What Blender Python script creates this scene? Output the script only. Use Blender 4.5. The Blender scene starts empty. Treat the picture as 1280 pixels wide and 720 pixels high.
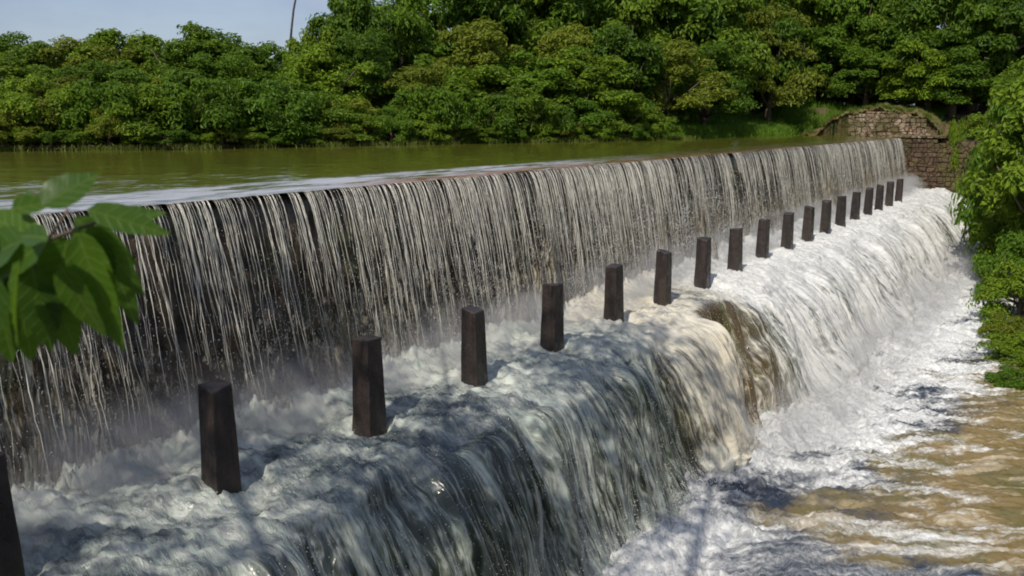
import bpy, math, random
import numpy as np
from mathutils import Vector, Matrix
random.seed(7); RNG = np.random.default_rng(11)
scene = bpy.context.scene
COL = scene.collection

# ------------------------------------------------------------------ camera
FPX, HOR, VPX = 1050.0, 151.0, 1367.0
PITCH = math.atan((360-HOR)/FPX)
YAW = math.atan((VPX-640)/math.hypot(FPX, 360-HOR))
cam_d = bpy.data.cameras.new('camera'); cam = bpy.data.objects.new('camera', cam_d); COL.objects.link(cam)
cam.location = (0, 0, 0)
cam.rotation_euler = (math.pi/2-PITCH, 0, YAW)
cam_d.sensor_width = 36.0; cam_d.lens = 36.0*FPX/1280
cam_d.clip_start = 0.05; cam_d.clip_end = 2000
cam_d.dof.use_dof = True; cam_d.dof.focus_distance = 15; cam_d.dof.aperture_fstop = 3.6
scene.camera = cam
# ------------------------------------------------------------------ light
SUN_EL, SUN_AZ = math.radians(50), math.radians(172)      # azimuth from +Y, clockwise: behind the viewer
world = bpy.data.worlds.new('World'); scene.world = world; world.use_nodes = True
wt = world.node_tree; wt.nodes.clear()
out = wt.nodes.new('ShaderNodeOutputWorld'); bg = wt.nodes.new('ShaderNodeBackground')
sky = wt.nodes.new('ShaderNodeTexSky'); sky.sky_type = 'NISHITA'; sky.sun_disc = False
sky.sun_elevation = SUN_EL; sky.sun_rotation = SUN_AZ; sky.air_density = 1.2; sky.dust_density = 1.2; sky.ozone_density = 1.5
tc = wt.nodes.new('ShaderNodeTexCoord'); mp = wt.nodes.new('ShaderNodeMapping'); mp.inputs['Scale'].default_value = (1, 1, 3.2)
nz = wt.nodes.new('ShaderNodeTexNoise'); nz.inputs['Scale'].default_value = 2.6; nz.inputs['Detail'].default_value = 6; nz.inputs['Roughness'].default_value = .55
cr = wt.nodes.new('ShaderNodeValToRGB'); cr.color_ramp.elements[0].position = .38; cr.color_ramp.elements[1].position = .72
cr.color_ramp.elements[0].color = (.72, .72, .72, 1); cr.color_ramp.elements[1].color = (.95, .95, .95, 1)
mx = wt.nodes.new('ShaderNodeMix'); mx.data_type = 'RGBA'; mx.inputs['B'].default_value = (1.35, 1.62, 2.35, 1)
wt.links.new(tc.outputs['Generated'], mp.inputs['Vector']); wt.links.new(mp.outputs[0], nz.inputs['Vector'])
wt.links.new(nz.outputs['Fac'], cr.inputs['Fac']); wt.links.new(cr.outputs['Color'], mx.inputs['Factor'])
wt.links.new(sky.outputs[0], mx.inputs['A']); wt.links.new(mx.outputs['Result'], bg.inputs['Color'])
# paler cloud patches
cr2 = wt.nodes.new('ShaderNodeValToRGB'); cr2.color_ramp.elements[0].position = .50; cr2.color_ramp.elements[1].position = .68
cr2.color_ramp.elements[1].color = (.6, .6, .6, 1)
mx2 = wt.nodes.new('ShaderNodeMix'); mx2.data_type = 'RGBA'; mx2.inputs['B'].default_value = (3.2, 3.4, 4.0, 1)
wt.links.new(nz.outputs['Fac'], cr2.inputs['Fac']); wt.links.new(cr2.outputs['Color'], mx2.inputs['Factor']); wt.links.new(mx.outputs['Result'], mx2.inputs['A']); wt.links.new(mx2.outputs['Result'], bg.inputs['Color'])
bg.inputs['Strength'].default_value = 0.15; wt.links.new(bg.outputs[0], out.inputs['Surface'])
sd = bpy.data.lights.new('sun', 'SUN'); sd.energy = 3.3; sd.angle = math.radians(.6); sd.color = (1, .93, .80)
sun = bpy.data.objects.new('sun', sd); COL.objects.link(sun)
sdir = Vector((math.sin(SUN_AZ)*math.cos(SUN_EL), math.cos(SUN_AZ)*math.cos(SUN_EL), math.sin(SUN_EL)))
sun.rotation_euler = sdir.to_track_quat('Z', 'Y').to_euler()
scene.view_settings.view_transform = 'Standard'; scene.view_settings.look = 'None'
scene.view_settings.gamma = 1; scene.view_settings.exposure = 0.42; scene.view_settings.use_curve_mapping = False
cy = scene.cycles
cy.use_denoising = True; cy.max_bounces = 6; cy.diffuse_bounces = 2; cy.glossy_bounces = 2; cy.transmission_bounces = 2
cy.transparent_max_bounces = 16; cy.volume_bounces = 0; cy.volume_step_rate = 4; cy.filter_width = 1.9

# ------------------------------------------------------------------ helpers
Fv = np.array([-math.sin(YAW)*math.cos(PITCH), math.cos(YAW)*math.cos(PITCH), -math.sin(PITCH)])
Rv = np.array([math.cos(YAW), math.sin(YAW), 0.0]); Uv = np.cross(Rv, Fv)
def ray(x, y): return Fv+Rv*(x-640)/FPX+Uv*(360-y)/FPX
def at_depth(x, y, d): return ray(x, y)*d
def sm(a, b, x):
    t = np.clip((np.asarray(x, float)-a)/(b-a), 0, 1); return t*t*(3-2*t)

class Noise2:
    """periodic random field with a power-law spectrum, unit variance"""
    def __init__(self, beta, seed, n=512, lo=2):
        r = np.random.default_rng(seed)
        k = np.hypot(*np.meshgrid(np.fft.fftfreq(n)*n, np.fft.fftfreq(n)*n))
        k[0, 0] = 1; a = k**(-beta/2); a[k < lo] = 0
        f = np.fft.ifft2(np.fft.fft2(r.standard_normal((n, n)))*a).real
        self.f = f/f.std(); self.n = n
    def __call__(self, x, y):
        n = self.n; x = np.mod(np.asarray(x, float), 1)*n; y = np.mod(np.asarray(y, float), 1)*n
        i = np.floor(x).astype(int); j = np.floor(y).astype(int); fx = x-i; fy = y-j
        i %= n; j %= n; i1 = (i+1) % n; j1 = (j+1) % n; f = self.f
        return (f[i, j]*(1-fx)+f[i1, j]*fx)*(1-fy)+(f[i, j1]*(1-fx)+f[i1, j1]*fx)*fy
NS, NM = Noise2(5.0, 4), Noise2(3.8, 5)
NA, NB, NC = Noise2(2.2, 1), Noise2(3.0, 2), Noise2(1.6, 3)

def link(o, parent=None):
    COL.objects.link(o)
    if parent: o.parent = parent
    return o
def tag(o, label=None, cat=None, group=None, kind=None):
    for k, v in (('label', label), ('category', cat), ('group', group), ('kind', kind)):
        if v: o[k] = v
    return o
def empty(name, loc=(0, 0, 0), rz=0, s=1):
    o = bpy.data.objects.new(name, None); o.location = loc; o.rotation_euler[2] = rz; o.scale = (s, s, s) if not hasattr(s, '__len__') else s
    o.empty_display_size = .2
    return link(o)
def mesh_np(name, V, F, mat, parent=None, smooth=True, uv=None, attrs=None, nper=4):
    """V (n,3); F (m,nper) all faces with the same corner count"""
    V = np.asarray(V, np.float32); F = np.asarray(F, np.int32)
    me = bpy.data.meshes.new(name)
    me.vertices.add(len(V)); me.vertices.foreach_set('co', V.ravel())
    m, k = F.shape
    me.loops.add(m*k); me.loops.foreach_set('vertex_index', F.ravel())
    me.polygons.add(m); me.polygons.foreach_set('loop_start', np.arange(0, m*k, k, dtype=np.int32))
    me.polygons.foreach_set('loop_total', np.full(m, k, np.int32))
    me.polygons.foreach_set('use_smooth', np.full(m, smooth, bool))
    if uv is not None:
        l = me.uv_layers.new(name='flow'); l.data.foreach_set('uv', np.asarray(uv, np.float32)[F.ravel()].ravel())
    for n_, a in (attrs or {}).items():
        at = me.attributes.new(n_, 'FLOAT', 'POINT'); at.data.foreach_set('value', np.asarray(a, np.float32))
    me.update(calc_edges=True); me.validate(clean_customdata=False)
    if mat: me.materials.append(mat)
    return link(bpy.data.objects.new(name, me), parent)
def grid_faces(nu, nv):
    i, j = np.meshgrid(np.arange(nu-1), np.arange(nv-1), indexing='ij')
    a = (i*nv+j).ravel(); return np.stack([a, a+nv, a+nv+1, a+1], 1)

class MB:
    def __init__(s): s.v = []; s.f = []; s.n = 0
    def add(s, V, F):
        V = np.asarray(V, float); s.v.append(V); s.f += [tuple(int(i)+s.n for i in f) for f in F]; s.n += len(V)
    def box(s, x0, x1, y0, y1, z0, z1, jit=0):
        V = np.array([(x, y, z) for z in (z0, z1) for y in (y0, y1) for x in (x0, x1)], float)
        if jit: V += RNG.normal(0, jit, V.shape)
        s.add(V, [(0, 2, 3, 1), (4, 5, 7, 6), (0, 1, 5, 4), (2, 6, 7, 3), (0, 4, 6, 2), (1, 3, 7, 5)])
    def tube(s, P, R, k=8, cap=True):
        P = np.asarray(P, float); R = np.broadcast_to(np.asarray(R, float), (len(P),)); V = []
        for i, p in enumerate(P):
            t = P[min(i+1, len(P)-1)]-P[max(i-1, 0)]; t /= np.linalg.norm(t)+1e-9
            a = np.cross(t, (0, 0, 1) if abs(t[2]) < .9 else (1, 0, 0)); a /= np.linalg.norm(a); b = np.cross(t, a)
            for q in range(k):
                w = 2*math.pi*q/k; V.append(p+R[i]*(a*math.cos(w)+b*math.sin(w)))
        F = [(i*k+q, i*k+(q+1) % k, (i+1)*k+(q+1) % k, (i+1)*k+q) for i in range(len(P)-1) for q in range(k)]
        if cap: F += [tuple(range(k))[::-1], tuple(range((len(P)-1)*k, len(P)*k))]
        s.add(V, F)
    def build(s, name, mat, parent=None, smooth=False, bevel=0):
        me = bpy.data.meshes.new(name); me.from_pydata(np.concatenate(s.v).tolist(), [], s.f); me.update()
        if smooth: me.polygons.foreach_set('use_smooth', np.ones(len(me.polygons), bool))
        if mat: me.materials.append(mat)
        o = link(bpy.data.objects.new(name, me), parent)
        if bevel:
            m = o.modifiers.new('bevel', 'BEVEL'); m.width = bevel; m.segments = 2; m.limit_method = 'ANGLE'
        return o

# node shorthand
class NT:
    def __init__(s, name):
        s.m = bpy.data.materials.new(name); s.m.use_nodes = True; s.t = s.m.node_tree; s.t.nodes.clear()
        s.o = s.n('OutputMaterial')
    def n(s, typ, **kw):
        nd = s.t.nodes.new('ShaderNode'+typ)
        for k, v in kw.items(): setattr(nd, k, v)
        return nd
    def l(s, a, b): s.t.links.new(a, b)
    def put(s, sock, v):
        if hasattr(v, 'is_output') or isinstance(v, bpy.types.NodeSocket): s.l(v, sock)
        else: sock.default_value = v
    def math(s, op, a, b=0.0, c=0.0, clamp=False):
        nd = s.n('Math', operation=op, use_clamp=clamp); s.put(nd.inputs[0], a); s.put(nd.inputs[1], b); s.put(nd.inputs[2], c); return nd.outputs[0]
    def vec(s, src, scale=(1, 1, 1), loc=(0, 0, 0), rot=(0, 0, 0)):
        nd = s.n('Mapping'); s.l(src, nd.inputs['Vector']); nd.inputs['Scale'].default_value = scale; nd.inputs['Location'].default_value = loc; nd.inputs['Rotation'].default_value = rot
        return nd.outputs[0]
    def noise(s, v, scale=1, detail=3, rough=.5, dist=0.0, typ='FBM'):
        nd = s.n('TexNoise'); nd.noise_type = typ
        s.l(v, nd.inputs['Vector']); nd.inputs['Scale'].default_value = scale; nd.inputs['Detail'].default_value = detail
        nd.inputs['Roughness'].default_value = rough; nd.inputs['Distortion'].default_value = dist
        return nd.outputs['Fac']
    def mr(s, v, a, b, c=0.0, d=1.0, smooth=True):
        nd = s.n('MapRange'); nd.interpolation_type = 'SMOOTHSTEP' if smooth else 'LINEAR'
        s.put(nd.inputs[0], v); s.put(nd.inputs[1], a); s.put(nd.inputs[2], b); s.put(nd.inputs[3], c); s.put(nd.inputs[4], d); return nd.outputs[0]
    def mix(s, f, a, b):
        nd = s.n('Mix', data_type='RGBA'); s.put(nd.inputs['Factor'], f)
        for k, v in (('A', a), ('B', b)):
            if isinstance(v, tuple): v = tuple(v)+(1,) if len(v) == 3 else v
            s.put(nd.inputs[k] if False else [q for q in nd.inputs if q.name == k and q.type == 'RGBA'][0], v)
        return [q for q in nd.outputs if q.type == 'RGBA'][0]
    def bump(s, h, dist=.02, strength=1.0):
        nd = s.n('Bump'); s.l(h, nd.inputs['Height']); nd.inputs['Distance'].default_value = dist; nd.inputs['Strength'].default_value = strength; return nd.outputs[0]
    def bsdf(s, color, rough=.5, normal=None, spec=.5, **kw):
        nd = s.n('BsdfPrincipled')
        s.put(nd.inputs['Base Color'], tuple(color)+(1,) if isinstance(color, tuple) and len(color) == 3 else color)
        s.put(nd.inputs['Roughness'], rough); s.put(nd.inputs['Specular IOR Level'], spec)
        if normal is not None: s.l(normal, nd.inputs['Normal'])
        for k, v in kw.items(): s.put(nd.inputs[k.replace('_', ' ')], v)
        return nd.outputs[0]
    def out(s, sh): s.l(sh, s.o.inputs['Surface']); return s.m

# ------------------------------------------------------------------ layout constants (metres, viewer's eye at 0,0,0)
ZR, ZL, ZV = -0.80, -3.38, -5.60        # reservoir, ledge water, river
LIPX, POSTX, YEND, YNEAR = -8.15, -6.46, 47.5, -7.0
BANK = np.array([(-60, -60), (-42, -25), (-30, -4), (-24.2, 11), (-21.2, 14.5), (-19.9, 19.5), (-17.8, 25), (-15.2, 32), (-14.3, 42), (-13.6, 48), (-13.6, 60)], float)
def bank_x(Y): return np.interp(Y, BANK[:, 1], BANK[:, 0])
def rbank_x(Y): return np.interp(Y, [-30, 0, 3, 8, 12, 17, 22, 27, 33, 40, 50, 60], [-1.1, -1.1, -0.7, 1.6, 1.5, -0.1, -0.55, -1.05, -1.9, -2.5, -3.0, -3.0])

# ------------------------------------------------------------------ materials
def foliage_mat(name, dark, light, trans=.42, spread=.35):
    t = NT(name)
    oi = t.n('ObjectInfo'); g = t.n('NewGeometry')
    f = t.mr(g.outputs['Random Per Island'], 0, 1, 0, 1, False)
    pos = t.noise(t.vec(g.outputs['Position'], (1, 1, 1)), .9, 2)
    f2 = t.math('ADD', t.math('MULTIPLY', f, .55), t.math('MULTIPLY', oi.outputs['Random'], spread))
    f2 = t.math('ADD', f2, t.math('MULTIPLY_ADD', pos, .5, -.2), clamp=True)
    c = t.mix(f2, dark, light)
    p = t.bsdf(c, .5, spec=.2)
    tr = t.n('BsdfTranslucent'); t.l(t.mix(.5, c, (.16, .24, .02)), tr.inputs['Color'])
    ms = t.n('MixShader'); ms.inputs[0].default_value = trans; t.l(p, ms.inputs[1]); t.l(tr.outputs[0], ms.inputs[2])
    return t.out(ms.outputs[0])
M = {}
M['leaf_dark'] = foliage_mat('leaf_dark', (.026, .066, .010), (.165, .285, .020))
M['leaf_mid'] = foliage_mat('leaf_mid', (.050, .100, .012), (.25, .37, .024))
M['leaf_olive'] = foliage_mat('leaf_olive', (.050, .070, .010), (.30, .35, .034))
M['leaf_bright'] = foliage_mat('leaf_bright', (.045, .095, .010), (.15, .28, .022))
M['grass'] = foliage_mat('grass_blade', (.05, .11, .012), (.17, .30, .028), .35)
M['reed'] = foliage_mat('reed_blade', (.06, .09, .015), (.22, .24, .05), .35)

def bark():
    t = NT('bark'); c = t.n('TexCoord').outputs['Object']
    n = t.noise(t.vec(c, (6, 6, 1.2)), 2, 5)
    return t.out(t.bsdf(t.mix(n, (.04, .028, .018), (.16, .12, .08)), .85, t.bump(n, .03)))
M['bark'] = bark()

def ground():
    t = NT('ground_soil'); g = t.n('NewGeometry').outputs['Position']
    n = t.noise(g, .7, 6, .6); n2 = t.noise(g, 6, 5, .6)
    c = t.mix(t.mr(n, .4, .6), (.035, .06, .012), (.12, .075, .035)); c = t.mix(t.math('MULTIPLY', n2, .5), c, (.05, .04, .02))
    return t.out(t.bsdf(c, .9, t.bump(n2, .08)))
M['ground'] = ground()

def concrete_wet(name, a, b, moss=.3):
    t = NT(name); g = t.n('NewGeometry').outputs['Position']
    st = t.noise(t.vec(g, (5, 5, .5)), 1.5, 5, .6); n = t.noise(g, 9, 5, .65); big = t.noise(g, 1.3, 3)
    c = t.mix(t.mr(st, .35, .65), a, b); c = t.mix(t.math('MULTIPLY', t.mr(big, .5, .68), moss), c, (.05, .07, .015))
    h = t.math('ADD', n, t.math('MULTIPLY', st, .6))
    return t.out(t.bsdf(c, t.mr(n, .3, .7, .25, .6), t.bump(h, .025), .5))
M['wall'] = concrete_wet('wet_weir_stone', (.020, .016, .011), (.095, .068, .042), .6)
M['post'] = concrete_wet('wet_block_concrete', (.014, .010, .011), (.036, .025, .021), .1)

def stone(name, a, b, mortar):
    t = NT(name); g = t.n('NewGeometry').outputs['Position']
    sp = t.vec(g, (1, 0, 1)); w = t.noise(g, 1.6, 3)
    sx = t.n('SeparateXYZ'); t.l(g, sx.inputs[0]); cb = t.n('CombineXYZ')
    t.l(t.math('ADD', sx.outputs[0], t.math('MULTIPLY', w, .25)), cb.inputs[0]); t.l(t.math('ADD', sx.outputs[2], t.math('MULTIPLY', w, .2)), cb.inputs[1])
    v = t.n('TexVoronoi', feature='DISTANCE_TO_EDGE'); t.l(cb.outputs[0], v.inputs['Vector']); v.inputs['Scale'].default_value = 3.0
    v2 = t.n('TexVoronoi'); t.l(cb.outputs[0], v2.inputs['Vector']); v2.inputs['Scale'].default_value = 3.0
    n = t.noise(g, 5, 6, .65)
    sc = t.n('SeparateColor'); t.l(v2.outputs['Color'], sc.inputs[0])
    c = t.mix(sc.outputs[0], a, b); c = t.mix(t.mr(n, .45, .7), c, (.10, .05, .02))
    e = t.mr(t.math('ADD', v.outputs['Distance'], t.math('MULTIPLY', t.math('SUBTRACT', n, .5), .14)), .0, .09); c = t.mix(t.math('MULTIPLY_ADD', e, .7, .3), mortar, c)
    m2 = t.noise(g, .9, 4); c = t.mix(t.math('MULTIPLY', t.mr(m2, .42, .58), .8), c, (.09, .075, .02)); c = t.mix(t.mr(t.noise(g, 2.2, 5, .7), .52, .66), c, (.045, .04, .015))
    return t.out(t.bsdf(c, .8, t.bump(t.math('ADD', e, t.math('MULTIPLY', n, .7)), .06)))
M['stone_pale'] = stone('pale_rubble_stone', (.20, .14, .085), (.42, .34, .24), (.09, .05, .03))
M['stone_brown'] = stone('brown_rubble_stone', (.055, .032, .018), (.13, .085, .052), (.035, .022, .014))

def still_water():
    t = NT('reservoir_surface'); g = t.n('NewGeometry').outputs['Position']
    a = t.noise(t.vec(g, (1, .35, 1), rot=(0, 0, .5)), 5, 3, .5); b = t.noise(g, 1.1, 3)
    nrm = t.bump(t.math('ADD', t.math('MULTIPLY', a, .35), b), .028)
    at = t.n('Attribute'); at.attribute_name = 'foam_or_sheen'  # on the reservoir this attribute whitens the crest to mimic sky sheen
    str_ = t.noise(t.vec(g, (1.2, .22, 1)), 3.5, 5, .6, .8)
    fm = t.math('MULTIPLY', t.mr(str_, .30, .62), at.outputs['Fac'], clamp=True)
    c = t.mix(t.noise(g, .25, 3), (.072, .085, .010), (.105, .102, .014)); c = t.mix(fm, c, (.42, .43, .50)); ar = t.n('Attribute'); ar.attribute_name = 'rim'; c = t.mix(t.math('MULTIPLY', ar.outputs['Fac'], t.mr(a, .3, .5)), c, (.20, .085, .04))
    r = t.mr(fm, 0, 1, .09, .5)
    return t.out(t.bsdf(c, r, nrm, .5))
M['still'] = still_water()

def veil_mat(name, off, thr=0.0, tint=(.56, .53, .445)):
    """falling water: bright strands with gaps in between, breaking to drops lower down; uv = (metres along weir, metres fallen)"""
    t = NT(name); uv = t.n('UVMap'); uv.uv_map = 'flow'; u = uv.outputs[0]
    sp = t.n('SeparateXYZ'); t.l(u, sp.inputs[0]); fall = sp.outputs[1]; along = sp.outputs[0]
    wob = t.noise(t.vec(u, (1.3, .9, 1), (off, off, 0)), 1, 3)
    cb = t.n('CombineXYZ'); t.l(t.math('ADD', along, t.math('MULTIPLY', wob, t.mr(fall, .2, 3, .10, .34))), cb.inputs[0]); t.l(fall, cb.inputs[1])
    w = cb.outputs[0]
    s1 = t.noise(t.vec(w, (7.5, .30, 1), (off, 3, off)), 1, 2, .5)
    s2 = t.noise(t.vec(w, (33, .45, 1), (off, 7, 0)), 1, 3, .6)
    s3 = t.noise(t.vec(w, (34, 9, 1), (off, 0, 4)), 1, 4, .7)
    s4 = t.noise(t.vec(w, (9, 4.5, 1), (off, 0, 9)), 1, 4, .65)
    big = t.noise(t.vec(w, (.42, .12, 1), (off, 0, 0)), 1, 3)
    low = t.mr(fall, .5, 2.1)
    st = t.math('ADD', t.math('MULTIPLY', s1, .9), t.math('MULTIPLY', s2, 1.0))           # ~ .95 mean
    dr = t.math('ADD', t.math('MULTIPLY', s3, 1.0), t.math('MULTIPLY', s4, .9))
    mixv = t.n('Mix', data_type='FLOAT'); t.put(mixv.inputs[0], t.math('MULTIPLY', low, .8)); t.l(st, mixv.inputs[2]); t.l(dr, mixv.inputs[3])
    d = t.math('ADD', mixv.outputs[0], t.math('MULTIPLY', t.math('SUBTRACT', big, .5), .9))
    near = t.mr(along, 5, 16, -.15, -.02, False); near = t.math('ADD', near, t.mr(along, 16, 34, -.03, .02, False))
    d = t.math('ADD', d, near); d = t.math('ADD', d, t.mr(fall, .9, 2.2, 0, .21))
    at = t.n('Attribute'); at.attribute_name = 'foam_or_sheen'
    d = t.math('ADD', d, at.outputs['Fac'])
    a = t.mr(d, .95+thr, 1.17+thr, 0.0, .92)
    h = t.math('ADD', s2, t.math('MULTIPLY', s3, .5))
    nrm = t.bump(h, .05)
    c = t.mix(t.mr(s2, .4, .62), (.15, .11, .06), tint); c = t.mix(t.math('MULTIPLY', t.mr(fall, .18, .5, .75, 0), t.math('MULTIPLY', t.mr(along, 7, 10), t.mr(big, .35, .6))), c, (.20, .085, .04))
    p = t.bsdf(c, .35, nrm, .6)
    tl = t.n('BsdfTranslucent'); t.l(c, tl.inputs['Color'])
    ms = t.n('MixShader'); ms.inputs[0].default_value = .25; t.l(p, ms.inputs[1]); t.l(tl.outputs[0], ms.inputs[2])
    tr = t.n('BsdfTransparent'); m2 = t.n('MixShader'); t.l(a, m2.inputs[0]); t.l(tr.outputs[0], m2.inputs[1]); t.l(ms.outputs[0], m2.inputs[2])
    return t.out(m2.outputs[0])
M['veil_a'] = veil_mat('falling_water', 0.0)
M['veil_b'] = veil_mat('falling_water_outer', 5.3, .09)

def cascade_mat():
    """turbulent water over the ledge: uv = (metres along weir, metres along the flow)"""
    t = NT('cascade_surface'); uv = t.n('UVMap'); uv.uv_map = 'flow'; u = uv.outputs[0]
    sp = t.n('SeparateXYZ'); t.l(u, sp.inputs[0]); fl = sp.outputs[1]
    at = t.n('Attribute'); at.attribute_name = 'foam_or_sheen'; foam_or_sheen = at.outputs['Fac']
    at2 = t.n('Attribute'); at2.attribute_name = 'steep'; steep = at2.outputs['Fac']
    wob = t.noise(t.vec(u, (.8, .9, 1)), 1, 4, .55); wob2 = t.noise(t.vec(u, (.8, .9, 1), (9, 4, 0)), 1, 4, .55)
    cb = t.n('CombineXYZ'); t.l(t.math('ADD', sp.outputs[0], t.math('MULTIPLY', wob, .75)), cb.inputs[0]); t.l(t.math('ADD', fl, t.math('MULTIPLY', wob2, .7)), cb.inputs[1])
    w = cb.outputs[0]
    ws = t.noise(t.vec(u, (.9, .22, 1)), 1, 2, .5); wt_ = t.noise(t.vec(u, (3.5, .9, 1), (3, 5, 0)), 1, 2, .5)
    cs = t.n('CombineXYZ'); t.l(t.math('ADD', sp.outputs[0], t.math('MULTIPLY_ADD', ws, .7, t.math('MULTIPLY', wt_, .22))), cs.inputs[0]); t.l(fl, cs.inputs[1]); q = cs.outputs[0]
    flat = t.noise(t.vec(t.vec(w, rot=(0, 0, -.98)), (.9, 3.6, 1)), 1.3, 6, .64)
    fine = t.noise(t.vec(q, (30, 7, 1)), 1, 4, .65)
    def lace(scale, width):
        n_ = t.noise(t.vec(q, scale), 1, 2, .5); return t.mr(t.math('ABSOLUTE', t.math('SUBTRACT', n_, .5)), 0.0, width, 1, 0)
    l1 = lace((7, .8, 1), .075); l2 = lace((17, 2.0, 1), .08)
    streak = t.noise(t.vec(q, (11, .55, 1)), 1, 5, .6); broad = t.noise(t.vec(q, (2.2, .3, 1)), 1, 2, .5)
    vs = t.math('ADD', t.math('MULTIPLY_ADD', l1, .15, .34), t.math('MULTIPLY', l2, .14))
    vs = t.math('ADD', vs, t.math('MULTIPLY', t.math('SUBTRACT', t.math('MULTIPLY_ADD', streak, .7, t.math('MULTIPLY', broad, .5)), .6), 1.5))
    mixv = t.n('Mix', data_type='FLOAT'); t.put(mixv.inputs[0], steep); t.l(flat, mixv.inputs[2]); t.l(vs, mixv.inputs[3])
    v = t.math('ADD', mixv.outputs[0], t.math('MULTIPLY', t.math('SUBTRACT', fine, .5), .38))
    k = t.math('SUBTRACT', 1.0, foam_or_sheen)
    fm = t.mr(t.math('SUBTRACT', v, k), -.20, .30)
    along = sp.outputs[0]
    silt = t.math('MULTIPLY', t.mr(along, 11.3, 13.0), t.mr(along, 15.6, 16.8, 1, 0))
    dk = t.mix(steep, (.028, .045, .058), t.mix(silt, t.mix(t.mr(streak, .40, .6), (.026, .034, .024), (.10, .12, .085)), (.085, .058, .028)))
    dk = t.mix(t.math('MULTIPLY', steep, t.mr(broad, .55, .7)), dk, (.085, .095, .035))
    fc = t.mix(t.mr(t.math('MULTIPLY_ADD', streak, .5, t.math('MULTIPLY', fine, .5)), .38, .60), (.43, .43, .41), t.mix(silt, t.mix(t.mr(along, 12, 17), (.46, .51, .45), (.64, .64, .63)), (.62, .56, .43)))  # near white water tinted darker grey-green to stand in for tree shade
    c = t.mix(fm, dk, fc)
    hm = t.n('Mix', data_type='FLOAT'); t.put(hm.inputs[0], steep); t.l(v, hm.inputs[2]); t.l(t.math('MULTIPLY_ADD', streak, .9, t.math('MULTIPLY', l2, .12)), hm.inputs[3])
    nrm = t.bump(t.math('ADD', hm.outputs[0], t.math('MULTIPLY', fine, .08)), .04)
    return t.out(t.bsdf(c, t.mr(fm, 0, 1, .13, .5), nrm, .5))
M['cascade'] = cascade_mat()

def river_mat():
    t = NT('river_surface'); g = t.n('NewGeometry').outputs['Position']
    at = t.n('Attribute'); at.attribute_name = 'foam_or_sheen'; foam_or_sheen = at.outputs['Fac']
    am = t.n('Attribute'); am.attribute_name = 'mud'; mud = am.outputs['Fac']
    sp = t.n('SeparateXYZ'); t.l(g, sp.inputs[0])
    w1 = t.noise(g, .9, 4); w2 = t.noise(t.vec(g, (1, 1, 1), (5, 8, 1)), .9, 4)
    cb = t.n('CombineXYZ'); t.l(t.math('ADD', sp.outputs[0], t.math('MULTIPLY', w1, .9)), cb.inputs[0]); t.l(t.math('ADD', sp.outputs[1], t.math('MULTIPLY', w2, .9)), cb.inputs[1])
    w = cb.outputs[0]
    a = t.noise(t.vec(t.vec(w, rot=(0, 0, -.6)), (.42, 2.5, 1)), 1.6, 7, .62)
    rg = t.n('TexNoise'); rg.noise_type = 'RIDGED_MULTIFRACTAL'; t.l(t.vec(w, (2.6, 3.4, 1)), rg.inputs['Vector']); rg.inputs['Scale'].default_value = 1; rg.inputs['Detail'].default_value = 5; rg.inputs['Roughness'].default_value = .65
    fine = t.noise(t.vec(w, (16, 16, 1)), 1, 5, .7)
    v = t.math('ADD', t.math('MULTIPLY', a, .75), t.math('MULTIPLY', t.mr(rg.outputs['Fac'], .2, 1.5, 0, 1, False), .28))
    v = t.math('ADD', v, t.math('MULTIPLY', t.math('SUBTRACT', fine, .5), .24))
    fm = t.mr(t.math('SUBTRACT', v, t.math('SUBTRACT', 1.0, foam_or_sheen)), -.17, .22)
    dk = t.mix(mud, (.020, .030, .050), (.20, .140, .050))  # water without mud gets a dark blue standing for shaded sky reflection
    dk = t.mix(t.math('MULTIPLY', mud, t.mr(w2, .4, .62)), dk, (.13, .11, .035)); dk = t.mix(t.math('MULTIPLY', mud, t.mr(a, .48, .62)), dk, (.38, .31, .20))
    c = t.mix(fm, dk, t.mix(t.mr(fine, .35, .65), (.46, .47, .47), (.74, .74, .74)))
    nrm = t.bump(t.math('ADD', t.math('MULTIPLY', v, 1.0), t.math('MULTIPLY', fine, .1)), .03)
    return t.out(t.bsdf(c, t.mr(fm, 0, 1, .10, .5), nrm, .5))
M['river'] = river_mat()
def drop_mat():
    t = NT('water_drop'); return t.out(t.bsdf((.72, .72, .70), .15, spec=.8))
M['drop'] = drop_mat()
def strand_mat():
    t = NT('water_strand_white'); return t.out(t.bsdf((.58, .56, .50), .25, spec=.7))
M['strand'] = strand_mat()

# ------------------------------------------------------------------ terrain
def ground_z(X, Y):
    X = np.asarray(X, float); Y = np.asarray(Y, float)
    n = NB(X/55+.3, Y/55)
    bx, rx = bank_x(Y), rbank_x(Y)
    z = ZR+.12+.10*np.clip(bx-X, 0, 14)*sm(20, 50, Y)+.02*np.clip(bx-X, 0, 14)+.25*n*sm(0, 6, bx-X)
    land_up = sm(-.8, .5, bx-X)                                        # 1 on the far bank
    z = -2.6+(z+2.6)*land_up
    rise = -0.2+.5*n
    chan = -6.6; rb = chan+(rise-chan)*sm(0-.3, 3.2, X-rx)            # right bank
    down = sm(LIPX-.3, LIPX+.3, X)
    z = z*(1-down)+rb*down
    yb = sm(YEND+.5, YEND+2.6, Y)                                      # land beyond the end of the weir
    zb = -0.75+1.5*sm(YEND+2, YEND+9, Y)+.25*n
    z = z*(1-yb)+np.maximum(z, zb)*yb
    z = np.where((Y < 1.4) & (X > -1.1) & (X < 3), np.minimum(z, -1.65), z)
    return z
def axis(a, b, st, far):
    c = np.arange(a, b+st/2, st); o = [b]; s = st
    while o[-1] < far: s *= 1.3; o.append(o[-1]+s)
    l = [a]; s = st
    while l[-1] > -far: s *= 1.3; l.append(l[-1]-s)
    return np.array(l[:0:-1]+c.tolist()+o[1:])
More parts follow.
